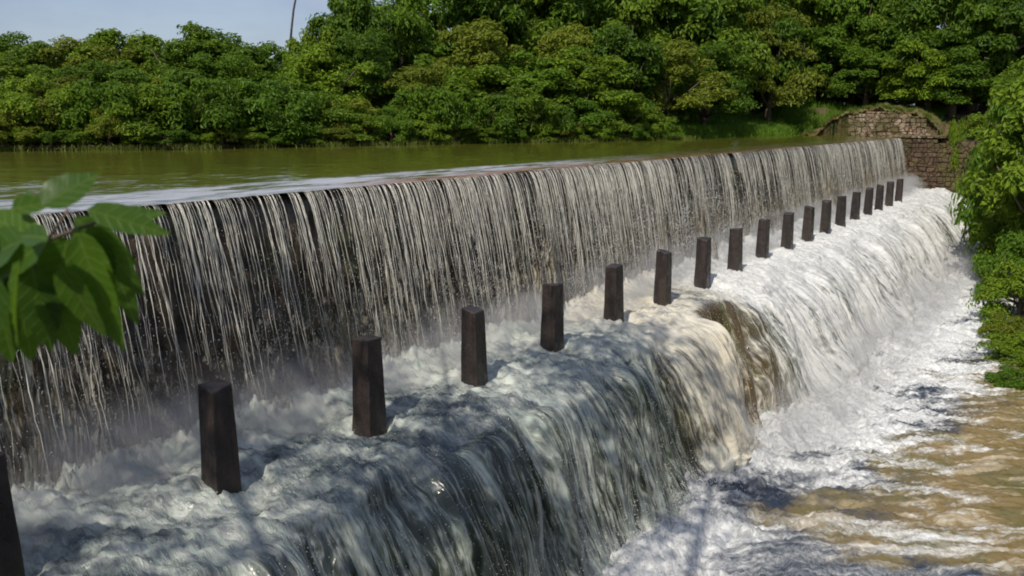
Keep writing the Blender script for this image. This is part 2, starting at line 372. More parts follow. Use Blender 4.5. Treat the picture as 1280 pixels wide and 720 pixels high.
gx, gy = axis(-45, 12, .35, 600), axis(-12, 68, .4, 600)
X, Y = np.meshgrid(gx, gy, indexing='ij')
o = mesh_np('ground', np.stack([X, Y, ground_z(X, Y)], -1).reshape(-1, 3), grid_faces(len(gx), len(gy)), M['ground'])
tag(o, 'brown earth and low grass banks around the reservoir and the river', 'ground', kind='structure')

# ------------------------------------------------------------------ reservoir surface with the draw-down over the crest
def crest_z(X): return np.where(X > LIPX-2.6, ZR-.004-.040*sm(LIPX-2.6, LIPX, X)-.030*np.clip((X-LIPX+.35)/.35, 0, 1)**2, ZR)
xs = np.concatenate([[-400, -150, -80, -60, -45], np.arange(-35, -12, .5), np.arange(-12, LIPX-.3, .06), np.linspace(LIPX-.28, LIPX, 8)]); ys = np.concatenate([[-400, -100, -30], np.arange(-8, YEND+.01, .12)])
X, Y = np.meshgrid(xs, ys, indexing='ij')
Z = crest_z(X)+.004*NA(X/7, Y/9)*(X > -30)
fo = sm(LIPX-1.35, LIPX-.95, X)*(1-sm(11, 22, Y)*.85)*.8; rim = np.exp(-((X-LIPX)/.30)**2)*sm(7, 10, Y)*(1-.5*sm(24, 34, Y))  # pale crest strip: a sky reflection put into the colour
o = mesh_np('reservoir_water', np.stack([X, Y, Z], -1).reshape(-1, 3), grid_faces(len(xs), len(ys)), M['still'], attrs={'foam_or_sheen': fo.ravel(), 'rim': rim.ravel()})
tag(o, 'calm olive green reservoir water gliding over the long weir crest', 'reservoir water', kind='structure')

# ------------------------------------------------------------------ weir body
yy = np.concatenate([np.arange(YNEAR, YEND+.01, .1)])
prof = np.array([(-11.4, -2.8), (-10.9, -1.05), (-10.4, -.92), (-8.45, -.92), (-8.28, -.95), (-8.23, -1.05), (-8.20, -1.8), (-8.17, -2.4), (-8.13, -3.0), (-8.08, -3.52), (-7, -3.52), (-6.1, -3.54), (-5.98, -3.62), (-5.92, -3.9), (-5.86, -4.3), (-5.78, -4.7), (-5.7, -5.1), (-5.6, -5.5), (-5.0, -6.4)])
t_ = np.linspace(0, 1, 90); q = np.concatenate([[0], np.cumsum(np.hypot(*np.diff(prof, axis=0).T))]); q /= q[-1]
PX, PZ = np.interp(t_, q, prof[:, 0]), np.interp(t_, q, prof[:, 1])
Yg, T = np.meshgrid(yy, t_, indexing='ij'); Xg = np.interp(T, t_, PX); Zg = np.interp(T, t_, PZ)
rough = .05*NC(Yg/6, Zg/6)+.05*NA(Yg/9+.2, Zg/9)
Xg = Xg+rough*((Zg < -1.25) & (T > .1))*1.0
o = mesh_np('weir', np.stack([Xg, Yg, Zg], -1).reshape(-1, 3), grid_faces(len(yy), len(t_)), M['wall'])
tag(o, 'long dark wet masonry weir stepped below its crest, under falling water', 'weir')

# ------------------------------------------------------------------ falling sheets
def fall_sheet(name, mat, off, amp, seed, land=-7.58, foam_or_sheen=0.0, parent=None):
    ys = np.concatenate([np.arange(YNEAR, 16, .025), np.arange(16, YEND-.02, .05)]); t = np.linspace(0, 1, 70)
    Yg, T = np.meshgrid(ys, t, indexing='ij')
    x0, z0 = LIPX-.28, float(crest_z(np.array(LIPX)))+.012
    # roll-over then parabola
    reach = (land-LIPX)+.10*NB(Yg/13+seed, .5+Yg*0)-.1*sm(41, 48, Yg)
    tt = np.clip((T-.08)/.92, 0, 1)
    Zg = z0-(z0-(ZL-.10))*tt**1.55
    drop = (z0-Zg)/(z0-ZL)
    Xg = LIPX+reach*np.sqrt(np.clip(drop, 0, 1.2))*.80+reach*.20*drop
    Xg = np.where(T < .08, x0+(LIPX-x0)*T/.08, Xg); Zg = np.where(T < .08, z0+.004, Zg)
    s = NA(Yg/3.1+seed, T*.06+seed)*.6+NC(Yg/1.1+seed, T*.05)*.4
    Xg = Xg+(off+amp*s*sm(.1, .8, T))*sm(.0, .25, T)
    arc = np.concatenate([np.zeros((len(ys), 1)), np.cumsum(np.hypot(np.diff(Xg, axis=1), np.diff(Zg, axis=1)), 1)], 1)
    arc = arc.mean(0)[None]+0*Yg
    fo = foam_or_sheen+0*Yg+.10*sm(.85, 1, T)
    return mesh_np(name, np.stack([Xg, Yg, Zg], -1).reshape(-1, 3), grid_faces(len(ys), len(t)), mat, parent, uv=np.stack([Yg.ravel(), arc.ravel()], 1), attrs={'foam_or_sheen': fo.ravel()})
wf = fall_sheet('waterfall', M['veil_a'], 0.0, .030, .13, foam_or_sheen=.02)
tag(wf, 'long curtain of white water falling in fine strands over the weir crest', 'waterfall', kind='structure')
fall_sheet('outer_veil', M['veil_b'], .07, .05, .57, foam_or_sheen=-.02, parent=wf)

# individual strands: thin tapering ribbons with round section
def strands(n, seed):
    r = np.random.default_rng(seed); V = []; F = []; k = 4; m = 26; base = 0
    y0 = np.concatenate([r.uniform(1.5, 18, int(n*.62)), r.uniform(18, YEND-.1, n-int(n*.62))])
    for y in y0:
        g = NB(y/7, .2)
        if r.random() < .35-.25*g: continue
        t1 = r.uniform(.35, 1.0); t = np.linspace(0, t1, m)
        z0 = float(crest_z(np.array(LIPX)))+.01; tt = t
        z = z0-(z0-ZL+.05)*tt**1.5; drop = (z0-z)/(z0-ZL)
        reach = .57+r.normal(0, .03)-.1*sm(41, 48, y); x = LIPX+reach*np.sqrt(np.clip(drop, 0, 1.2))*.8+reach*.2*drop+.03+r.uniform(0, .08)*tt
        yv = y+.045*NB(y*3.3+0*t, t*.10)*(.2+t)+.006*NB(y*1.7+0*t, t*.4)*t
        rad = r.uniform(.0016, .0052)*(.55+.45*np.abs(NC(y*2.1+0*t, t*.8)))*np.sin(np.clip(t/t1, .02, .98)*math.pi)**.35
        a = np.arange(k)*2*math.pi/k
        P = np.stack([x[:, None]+rad[:, None]*np.cos(a)*1.3, yv[:, None]+rad[:, None]*np.sin(a), z[:, None]+0*a], -1).reshape(-1, 3)
        V.append(P); i, j = np.meshgrid(np.arange(m-1), np.arange(k), indexing='ij')
        F.append((np.stack([i*k+j, i*k+(j+1) % k, (i+1)*k+(j+1) % k, (i+1)*k+j], -1).reshape(-1, 4))+base); base += m*k
    return np.concatenate(V), np.concatenate(F)
V, F = strands(2200, 5)
o = mesh_np('water_strand', V, F, M['strand'], wf); o['kind'] = 'stuff'

# droplets (small octahedra) in one mesh
def drops(name, P, R, parent, stretch=1.6):
    base = np.array([(1, 0, 0), (-1, 0, 0), (0, 1, 0), (0, -1, 0), (0, 0, stretch), (0, 0, -stretch)], float)
    f = np.array([(0, 2, 4), (2, 1, 4), (1, 3, 4), (3, 0, 4), (2, 0, 5), (1, 2, 5), (3, 1, 5), (0, 3, 5)])
    V = (P[:, None]+base[None]*R[:, None, None]).reshape(-1, 3); F = (f[None]+np.arange(len(P))[:, None, None]*6).reshape(-1, 3)
    o = mesh_np(name, V, F, M['drop'], parent, smooth=False)
    if parent: o['kind'] = 'stuff'
    return o
n = 46000
y = np.concatenate([RNG.uniform(0, 22, 30000), RNG.uniform(22, YEND, n-30000)]); t = RNG.beta(2.6, 1.3, n)
z0 = -.9; z = z0-(z0-ZL)*t**1.2; dr = (z0-z)/(z0-ZL); x = LIPX+.57*(.8*np.sqrt(dr)+.2*dr)+np.abs(RNG.normal(.02, .09, n))*(.3+t)
keep = RNG.random(n) < np.clip(.55+.4*NA(y/4, t*.3), .05, 1)
drops('water_drop', np.stack([x, y, z], 1)[keep], (RNG.uniform(.002, .008, n)*np.clip(.45+.035*y, .4, 1.1))[keep], wf)

# ------------------------------------------------------------------ ledge and second cascade
ys = np.concatenate([np.arange(-2, 18, .03), np.arange(18, YEND-.01, .06)]); tv = np.linspace(0, 1, 150)
near_p = np.array([(-8.1, -3.40), (-7.6, -3.32), (-6.9, -3.38), (-6.1, -3.40), (-5.72, -3.44), (-5.42, -3.56), (-5.2, -3.78), (-5.02, -4.1), (-4.84, -4.5), (-4.66, -4.95), (-4.46, -5.35), (-4.25, -5.62), (-4.0, -5.75)])
gap_p = np.array([(-8.1, -3.40), (-7.6, -3.32), (-6.9, -3.38), (-6.1, -3.42), (-5.90, -3.48), (-5.74, -3.60), (-5.70, -3.82), (-5.66, -4.1), (-5.60, -4.5), (-5.50, -4.95), (-5.3, -5.35), (-5.0, -5.62), (-4.5, -5.75)])
far_p = np.array([(-8.1, -3.40), (-7.6, -3.32), (-6.9, -3.36), (-6.2, -3.38), (-5.75, -3.43), (-5.38, -3.56), (-5.06, -3.80), (-4.78, -4.12), (-4.52, -4.5), (-4.24, -4.92), (-3.95, -5.3), (-3.65, -5.60), (-3.3, -5.72)])
def pr(p):
    q = np.concatenate([[0], np.cumsum(np.hypot(*np.diff(p, axis=0).T))]); q /= q[-1]
    x, z = np.interp(tv, q, p[:, 0]), np.interp(tv, q, p[:, 1]); k = np.ones(9)/9
    xs_, zs_ = np.convolve(np.pad(x, 4, 'edge'), k, 'valid'), np.convolve(np.pad(z, 4, 'edge'), k, 'valid'); return xs_, zs_
PN, PG, PF = pr(near_p), pr(gap_p), pr(far_p)
Yg, T = np.meshgrid(ys, tv, indexing='ij')
wob = .25*NS(T*.4, Yg/11)
wf_ = sm(15.6, 17.6, Yg+wob); wg = sm(14.4, 14.9, Yg+wob)*(1-sm(15.5, 16.6, Yg+wob)); wn = np.clip(1-wf_-wg, 0, 1); S = wn+wg+wf_
Xc = (PN[0][None]*wn+PG[0][None]*wg+PF[0][None]*wf_)/S; Zc = (PN[1][None]*wn+PG[1][None]*wg+PF[1][None]*wf_)/S
dX, dZ = np.gradient(Xc, axis=1), np.gradient(Zc, axis=1); L = np.hypot(dX, dZ)+1e-9; nX, nZ = -dZ/L, dX/L
steep = sm(.35, .85, np.abs(dZ)/L)
arc = np.concatenate([np.zeros((len(ys), 1)), np.cumsum(np.hypot(np.diff(Xc, axis=1), np.diff(Zc, axis=1)), 1)], 1)
edge = sm(0, .06, T)
flatw = .02*NA(Yg/4, arc/4)+.035*NM((Yg*.83-arc*.56)/3.0+.3, (Yg*.56+arc*.83)/9)+.03*NB(Yg/4, arc/3)
lobes = .13*NS(Yg/6.5, arc/16+.3)+.05*NM(Yg/3.2+.03*arc, arc/34)*(1+.5*wf_)+.012*NA(Yg/5, arc/40)+.14*np.exp(-((Yg-13.4)/.8)**2)
rid = .03*(1-np.abs(NM(Yg/2.2+arc*.02, arc/22)))
disp = ((1-steep)*flatw+steep*(lobes+rid))*edge*(1-.5*wg)
# water heaps up against the foot of each post and in the landing zone
land = np.exp(-((Xc+7.6)/.3)**2); disp += land*(.08+.06*NA(Yg/2.2, arc/2))
for k in range(20):
    py = 2.62+2*k; d = np.hypot(Xc-POSTX, Yg-py); disp += .10*np.exp(-(((Xc-POSTX+.24)/.16)**2+((Yg-py)/.22)**2))-.07*np.exp(-(((Xc-POSTX-.4)/.35)**2+((Yg-py)/.13)**2))*(1-steep)
disp += .07*sm(.86, .97, T)*NB(Yg/1.2, arc/1.2)
Xc += nX*disp*.9*np.where(steep > .2, 1, .3); Zc += np.abs(nZ)*disp
foam_or_sheen = .56+.05*NS(Yg/9, .1)-.02*steep-.055*(1-steep)*(1-sm(9, 12, Yg))
foam_or_sheen += .34*np.exp(-((Xc+7.55)/.55)**2)                                   # landing zone of the fall
foam_or_sheen += .24*sm(.80, .95, T)*wn                                           # foot
foam_or_sheen += .16*np.exp(-((Yg-13.3)/.9)**2)                                    # bright tongue before the gap
foam_or_sheen += .10*sm(8.5, 12, Yg)*(1-steep)
for k in range(19):
    py = 2.62+2*k; foam_or_sheen += .18*np.exp(-(((Xc-POSTX+.22)/.14)**2+((Yg-py)/.24)**2))+.16*(np.exp(-((Yg-py-.24-.1*(Xc-POSTX))/.07)**2)+np.exp(-((Yg-py+.24+.1*(Xc-POSTX))/.07)**2))*sm(-.2, .1, Xc-POSTX)*(1-sm(.5, 1.0, Xc-POSTX))
foam_or_sheen = foam_or_sheen-.24*wg*steep+wf_*(.29+.09*NA(Yg/5+arc*.03, arc/25))
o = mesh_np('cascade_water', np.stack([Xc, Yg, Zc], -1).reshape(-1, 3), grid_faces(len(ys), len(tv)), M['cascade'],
            uv=np.stack([Yg.ravel(), arc.ravel()], 1), attrs={'foam_or_sheen': foam_or_sheen.ravel(), 'steep': steep.ravel()})
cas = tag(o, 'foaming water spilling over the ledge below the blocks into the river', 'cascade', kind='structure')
# lace of splash drops over the second fall
n = 15000
iy = RNG.integers(0, len(ys), n); it = np.clip((RNG.beta(3, 1.6, n)*150).astype(int), 20, 149)
fy = np.concatenate([ys[ys < 22]]); iy = np.where(RNG.random(n) < .6, RNG.integers(0, len(fy), n), iy)
iy = iy; P = np.stack([Xc[iy, it], Yg[iy, it], Zc[iy, it]], 1); st = steep[iy, it]
h = np.abs(RNG.normal(0, .05, n))*(.4+st)+.01; P[:, 0] += h*st; P[:, 2] += h*(1-.3*st)
drops('water_drop', P, RNG.uniform(.002, .006, n), cas, 1.2)

# ------------------------------------------------------------------ river
xs = np.concatenate([np.arange(-5.2, 1.2, .035), np.arange(1.2, 8, .3)]); ys = np.concatenate([np.arange(-6, 6, .2), np.arange(6, 22, .035), np.arange(22, YEND+.02, .08)])
X, Y = np.meshgrid(xs, ys, indexing='ij')
foot = np.interp(Y, [14, 17], [-4.3, -3.6]); d = np.clip(X-foot, -.5, 20)
turb = np.exp(-d/1.5)*.7+.3*np.exp(-d/5)
ra, rb_ = X*.83+Y*.56, -X*.56+Y*.83
Z = ZV+turb*(.045*NA(ra/9, rb_/5)+.06*NB(X/4, Y/5))+.012*NA(ra/6, rb_/2.6+.4)
Z += .10*np.exp(-((d-.1)/.35)**2)
edge_ = sm(10.5, 13.5, Y)
foam_or_sheen = .34*np.exp(-(np.clip(d, 0, 20)/np.interp(Y, [9, 13, 17, 30], [.9, 1.1, 1.3, 1.3]))**1.6)+.33
foam_or_sheen += .21*(1-sm(12.0, 13.2, Y-.55*(X+1)))                                # lacing over the near water, whose blue is painted shade
foam_or_sheen += .09*NB(X/13+.2, Y/8)*edge_+.11*NA(ra/16, rb_/4.5)*edge_+.05*edge_
foam_or_sheen += .17*sm(12.6, 14, Y)*(1-sm(-2.2, -.6, X-.04*(Y-14)))+.045*sm(14, 16, Y)+.08*sm(20, 27, Y)*(1-sm(-1.9, -.9, X))
mud = sm(1.0, 2.8, d+.4*NB(X/9, Y/9))*sm(11.3, 12.2, Y-.35*(X+.3)+.25*NB(Y/6, X/6))*(1-.75*sm(21, 26, Y))
o = mesh_np('river_water', np.stack([X, Y, Z], -1).reshape(-1, 3), grid_faces(len(xs), len(ys)), M['river'], attrs={'foam_or_sheen': foam_or_sheen.ravel(), 'mud': mud.ravel()})
riv = tag(o, 'churned river below the weir, foaming white and golden brown towards the bank', 'river water', kind='structure')
n = 26000
y = np.where(RNG.random(n) < .6, RNG.uniform(6, 20, n), RNG.uniform(15, YEND-.5, n)); ft = np.interp(y, [14, 17], [-4.35, -3.7])
h = RNG.exponential(.12, n); x = ft+RNG.normal(0, .22, n); z = ZV+.05+h
drops('water_drop', np.stack([x, y, z], 1), RNG.uniform(.003, .010, n), riv, 1.2)

# ------------------------------------------------------------------ baffle posts
def post_mesh(sd_):
    rr = random.Random(sd_); ch = [rr.choice((0, 0, 0, .03, .05)) for _ in range(4)]
    mb = MB(); nz_ = 9; k = 0; P = []
    for i in range(nz_):
        z = -.60+1.70*i/(nz_-1); w = .150-.036*i/(nz_-1)
        
        for c_, (sx, sy) in enumerate(((-1, -1), (1, -1), (1, 1), (-1, 1))):
            P.append((sx*w+rr.uniform(-.005, .005), sy*w+rr.uniform(-.005, .005), z-(ch[c_] if i == nz_-1 else 0)))
    F = [(i*4+q, i*4+(q+1) % 4, i*4+4+(q+1) % 4, i*4+4+q) for i in range(nz_-1) for q in range(4)]+[(3, 2, 1, 0), tuple(range((nz_-1)*4, nz_*4))]
    mb.add(P, F); return mb.build('concrete_post', M['post'], bevel=.012)
posts = [post_mesh(k) for k in range(5)]
ords = ['nearest block, cut by the left edge of the view', 'second block from the left, tall and near black', 'third block from the left, near black', 'fourth block from the left', 'fifth block from the left, streaked grey', 'sixth block from the left, brownish', 'seventh block from the left', 'eighth block from the left', 'ninth block from the left', 'tenth block from the left', 'eleventh block from the left', 'twelfth block from the left', 'seventh block from the far end of the row', 'sixth block from the far end of the row', 'fifth block from the far end of the row', 'fourth block from the far end of the row', 'third block from the far end of the row', 'last but one block of the row', 'last small block of the row in the spray']
for k, lab in enumerate(ords):
    o = posts[k] if k < 5 else link(posts[k*3 % 5].copy())
    o.location = (POSTX+random.uniform(-.02, .02), 2.62+2*k, -3.49+random.uniform(-.015, .015)); o.rotation_euler = (random.uniform(-.012, .012), random.uniform(-.012, .012), random.uniform(-.05, .05))
    s = random.uniform(.97, 1.03); o.scale = (s, s, 1)
    tag(o, 'dark tapered concrete '+lab.replace('block', 'post', 1), 'concrete post', 'tapered concrete posts along the ledge')

# ------------------------------------------------------------------ abutment masonry at the far end
def block_wall(mb, x0, x1, y0, y1, zb, ztop, course=.24, width=.42):
    z = zb; r = 0
    while z < 5:
        x = x0-(width/2 if r % 2 else 0); any_ = False
        while x < x1:
            w = width*random.uniform(.7, 1.35); a, b = max(x, x0), min(x+w, x1)
            if b-a > .06:
                zt = min(z+course, min(ztop(a), ztop(b)))
                if zt-z > .05:
                    any_ = True; g = .012; dy = random.uniform(0, .05)
                    mb.box(a+g, b-g, y0-dy, y1, z+g, zt-g if zt < z+course else z+course-g, .008)
            x += w
        z += course; r += 1
        if not any_: break
ab = empty('stone_abutment', (-8, YEND, ZR))
tag(ab, 'old rubble stone abutment with an arched top closing the far end of the weir', 'stone abutment')
def sub(mb, name, mat, parent, **kw):
    o = mb.build(name, mat, parent, **kw)
    o.matrix_parent_inverse = Matrix.Translation(-parent.location); return o
arch = lambda x: (-.75+(1.35+.06*math.sin(x*3.1)+.05*math.sin(x*7.7))*(max(0, 1-((x+9.6)/3.1)**2))**(.62 if x < -9.6 else .5)) if abs(x+9.6) < 3.1 else -.75
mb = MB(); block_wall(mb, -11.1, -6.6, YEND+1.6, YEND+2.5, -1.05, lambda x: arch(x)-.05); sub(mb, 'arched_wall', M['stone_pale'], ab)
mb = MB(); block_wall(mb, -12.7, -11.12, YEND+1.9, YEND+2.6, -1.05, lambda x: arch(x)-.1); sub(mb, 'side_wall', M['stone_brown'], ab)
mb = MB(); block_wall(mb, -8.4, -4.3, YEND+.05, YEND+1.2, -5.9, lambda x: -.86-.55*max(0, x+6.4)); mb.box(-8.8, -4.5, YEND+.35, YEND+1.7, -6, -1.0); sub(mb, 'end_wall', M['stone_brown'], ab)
mb = MB()
for a, b in ((-8.9, -7.9), (-7.88, -6.9), (-6.88, -6.0)): mb.box(a, b, YEND-.06, YEND+1.5, -.85, -.74, .012)
sub(mb, 'coping_slab', M['stone_pale'], ab, bevel=.015)
# earth cap over the arch: a closed front edge, a lip and the slope behind
xs = np.linspace(-13.6, -6.2, 150); rows = [(-.05, -2.0), (-.05, -.10), (-.17, -.09), (-.22, -.02), (-.16, .04), (0, .08), (.5, .14), (1.2, .2), (2.2, .1), (3.6, -.15), (5, -.5)]
V = np.array([[(a, YEND+1.85+dy+.05*math.sin(a*5), max(arch(a)+.0, -.9+.3*(dy > 1))+dz) for dy, dz in rows] for a in xs]); X, Y = V[..., 0], V[..., 1]
V[..., 2] += .05*NA(X/5, Y/5)*(np.arange(len(rows)) > 1)+.04*NC(X/2.5, .3+0*X)*(np.arange(len(rows)) > 0); V[..., 1] += .05*NC(X/3, V[..., 2]/3)
def soil():
    t = NT('earth_cap'); g = t.n('NewGeometry').outputs['Position']; n = t.noise(g, 2.5, 6, .6)
    return t.out(t.bsdf(t.mix(t.mr(n, .4, .62), (.11, .06, .025), (.10, .12, .03)), .95, t.bump(n, .1)))
M['soil'] = soil()
o = mesh_np('earth_cap', V.reshape(-1, 3), grid_faces(150, len(rows)), M['soil'], ab); o.matrix_parent_inverse = Matrix.Translation(-ab.location)

# ------------------------------------------------------------------ leaves and trees
def leaf_cloud(C, N, size, seed, aspect=.45, droop=.3):
    """folded rhombic leaves at centres C facing roughly N"""
    r = np.random.default_rng(seed); n = len(C)
    N = N+r.normal(0, .45, (n, 3)); N /= np.linalg.norm(N, axis=1, keepdims=True)
    A = np.cross(N, r.normal(0, 1, (n, 3))); A[:, 2] -= droop; A -= N*(A*N).sum(1, keepdims=True); A /= np.linalg.norm(A, axis=1, keepdims=True)+1e-9
    B = np.cross(N, A); L = size*r.uniform(.6, 1.35, n)[:, None]
    p0 = C-A*L*.5; p1 = C+A*L*.5-N*L*.12; q0 = C+B*L*aspect*.5+N*L*.08; q1 = C-B*L*aspect*.5+N*L*.08
    V = np.stack([p0, q0, p1, q1], 1).reshape(-1, 3); i = np.arange(n)*4
    F = np.concatenate([np.stack([i, i+1, i+2], 1), np.stack([i, i+2, i+3], 1)]); return V, F
def crown_cloud(R, H, z0, nclump, nleaf, size, seed, low=.0, fill=.5):
    """clumps of leaves spread over and through an uneven ellipsoid"""
    r = np.random.default_rng(seed); Cs = []; Ns = []
    for k in range(nclump):
        th = r.uniform(0, 2*math.pi); ph = math.acos(r.uniform(-.55 if low else -.62, 1)); rad = r.uniform(fill, 1.0)
        u = np.array([math.sin(ph)*math.cos(th), math.sin(ph)*math.sin(th), math.cos(ph)])
        c = u*rad*np.array([R, R, H])*r.uniform(.85, 1.12); cr = R*r.uniform(.15, .34)
        m = int(nleaf*r.uniform(.6, 1.4)); d = r.normal(0, 1, (m, 3)); d /= np.linalg.norm(d, axis=1, keepdims=True)
        d[:, 2] = np.where(d[:, 2] < -.35, -d[:, 2], d[:, 2]); rr = cr*r.uniform(.55, 1.08, m)[:, None]*(1+.22*np.sin(d[:, :1]*5+k)*np.cos(d[:, 1:2]*6))
        Cs.append(c+d*rr*np.array([1, 1, .75])); Ns.append(d+np.array([0, 0, .5]))
    C = np.concatenate(Cs); C[:, 2] += z0; N = np.concatenate(Ns)
    ok = C[:, 2] > .02; return leaf_cloud(C[ok], N[ok], size, seed+1)
def make_tree(kind, mat, R, H, z0, nclump, nleaf, size, seed, low=False):
    root = empty(kind); r = random.Random(seed)
    V, F = crown_cloud(R, H, z0, nclump, nleaf, size, seed, low)
    mb = MB(); top = z0+.2*H
    P = [(0, 0, -.6)]+[(r.uniform(-.1, .1)*R*i/4, r.uniform(-.1, .1)*R*i/4, top*i/4) for i in range(1, 5)]
    mb.tube(P, np.linspace(.085*R, .03*R, 5), 8)
    for k in range(7):
        a = 2*math.pi*k/7+r.uniform(-.3, .3); b = np.array(P[1+k % 3]); e = np.array([math.cos(a)*R*.75, math.sin(a)*R*.75, z0+r.uniform(-.2, .6)*H])
        m_ = (b+e)/2+np.array([0, 0, -.08*H]); mb.tube([b, m_, e], [.032*R, .02*R, .007*R], 6)
    mb.build('trunk', M['bark'], root, smooth=True)
    mesh_np('crown', V, F, mat, root, smooth=False)
    return root
def copy_tree(root, label, group, name=None):
    c = link(root.copy()); c.name = name or root.name.split('.')[0]
    for ch in [q for q in COL.objects if q.parent == root]:
        d = link(ch.copy(), c)
    return c
PROTO = {}
def proto(key, *a, **k):
    PROTO[key] = [make_tree(*a, **k), False]
# unit-ish prototypes: crown radius 1, total height about 2 (trees) or 1.2 (shrubs)
proto('t_dark', 'broadleaf_tree', M['leaf_dark'], 1.0, 1.1, .95, 56, 340, .085, 21)
proto('t_mid', 'broadleaf_tree', M['leaf_mid'], 1.0, 1.05, .98, 54, 340, .085, 22)
proto('t_olive', 'broadleaf_tree', M['leaf_olive'], 1.0, 1.1, .95, 54, 340, .080, 23)
proto('t_dark2', 'broadleaf_tree', M['leaf_dark'], 1.05, 1.05, 1.0, 58, 320, .095, 24)
proto('t_mid2', 'broadleaf_tree', M['leaf_mid'], .95, 1.15, .95, 56, 320, .09, 25)
proto('s_bright', 'shrub', M['leaf_bright'], 1.0, .62, .45, 38, 260, .085, 31, low=True)
proto('s_mid', 'shrub', M['leaf_mid'], 1.0, .68, .45, 38, 260, .085, 32, low=True)
proto('s_dark', 'shrub', M['leaf_dark'], 1.0, .62, .42, 40, 260, .095, 33, low=True)
proto('s_olive', 'shrub', M['leaf_olive'], 1.0, .6, .42, 38, 260, .08, 34, low=True)
HT = {'t_dark': 2.2, 't_mid': 2.17, 't_olive': 2.25, 't_dark2': 2.15, 't_mid2': 2.25, 's_bright': 1.2, 's_mid': 1.25, 's_dark': 1.15, 's_olive': 1.15}
def place(key, loc, rad, height, label, group, cat=None):
    root, used = PROTO[key]
    o = copy_tree(root, label, group) if used else root
    PROTO[key][1] = True
    o.location = loc; o.scale = (rad, rad*random.uniform(.9, 1.1), height/HT[key]); o.rotation_euler[2] = random.uniform(0, 6.28)
    tag(o, label, cat or ('tree' if key[0] == 't' else 'shrub'), group); return o
def on_ground(px_, depth):
    """ground point seen in picture column px_ at that depth"""
    a = ray(px_, HOR); p = a*depth/(a@Fv); return p[0], p[1], float(ground_z(p[0], p[1]))
def bank_depth(px_):
    lo, hi = 5., 90.
    for _ in range(40):
        m_ = (lo+hi)/2; x, y, _z = on_ground(px_, m_)
        if x < bank_x(y) or y > YEND+2: hi = m_
        else: lo = m_
    return hi
def top_z(px_, ytop, depth):
    return (ray(px_, ytop)*depth)[2]
LOOK = {'t_dark': 'dark green', 't_mid': 'mid green', 't_olive': 'yellowish olive', 't_dark2': 'deep green dense', 't_mid2': 'loose mid green', 's_bright': 'bright green', 's_mid': 'leafy green', 's_dark': 'dark glossy', 's_olive': 'yellow green'}
SPOTS = []
def where(px_):
    for x, s in ((60, 'at the left edge of the far bank'), (150, 'left of the rounded treetops'), (260, 'under the two rounded treetops'), (345, 'where the treeline dips on the left'), (430, 'beside the thin leaning pole'), (540, 'just right of the thin leaning pole'), (660, 'behind the middle of the reservoir'), (780, 'right of the middle of the reservoir'), (900, 'left above the bright grass bank'), (1010, 'behind the bright grass bank'), (1120, 'above the arched stone abutment'), (1200, 'right behind the stone abutment')):
        if px_ < x: return s
    return 'above the right river bank'
def far(key, px_, ytop, back, rad, row):
    if row == 'middle row': ytop += random.uniform(-20, 18); rad *= random.uniform(.85, 1.15)
    d = bank_depth(px_)+back; x, y, z = on_ground(px_, d); h = top_z(px_, ytop, d)-z
    lab = f'{LOOK[key]} {"shrub" if key[0]=="s" else "tree"} in the {row} {where(px_)}'
    base = lab; n_ = 1
    while lab in SPOTS:
        n_ += 1; lab = base.replace(' in the ', [', lower, in the ', ', leftmost, in the ', ', rightmost, in the ', ', hidden most, in the '][min(n_-2, 3)])
    SPOTS.append(lab)
    place(key, (x, y, z), rad, max(h, .5), lab, 'trees on the far bank' if key[0] == 't' else 'shrubs along the far bank')
# back row, its tops make the skyline on the left
for key, px_, yt, back, rad in (
    ('t_dark', 5, 38, 9, 1.6), ('t_mid', 62, 50, 7, 2.0), ('t_olive', 118, 38, 6, 1.8), ('t_mid2', 165, 24, 7, 2.2), ('t_dark', 205, 46, 9, 1.8), ('t_mid', 245, 27, 6, 1.9),
    ('t_dark2', 292, 40, 7, 2.0), ('t_dark', 335, 52, 9, 1.8), ('t_mid', 368, 46, 8, 1.4), ('t_mid2', 402, 20, 8, 1.2), ('t_dark2', 447, -8, 8, 2.0), ('t_dark', 505, -30, 9, 2.6), ('t_dark2', 560, -60, 12, 3.4), ('t_olive', 590, 15, 5, 2.4),
    ('t_mid', 640, -50, 12, 3.2), ('t_dark', 700, -60, 12, 3.4), ('t_mid2', 770, -70, 11, 3.2), ('t_olive', 700, 20, 6, 2.2), ('t_dark2', 840, -60, 10, 3.4), ('t_mid', 880, -40, 7, 3.0), ('t_dark', 930, -60, 9, 3.2),
    ('t_olive', 960, -10, 5, 2.6), ('t_mid2', 1020, -70, 9, 3.4), ('t_dark2', 1060, -30, 8, 3.0), ('t_mid', 1110, -60, 8, 3.2), ('t_dark', 1150, -60, 6, 3.2), ('t_mid2', 1160, 20, 4.5, 2.6), ('t_dark2', 1210, -50, 6, 3.2), ('t_dark', 1255, -50, 5, 3.0),
    ('t_dark', 1080, 40, 6, 2.6), ('t_dark', 670, -60, 17, 4.2), ('t_dark2', 790, -60, 17, 4.2), ('t_dark', 890, -60, 17, 4.2), ('t_dark2', 985, -60, 15, 4.2), ('t_dark', 1090, -60, 13, 4.2)):
    far(key, px_, yt, back, rad, 'back row')
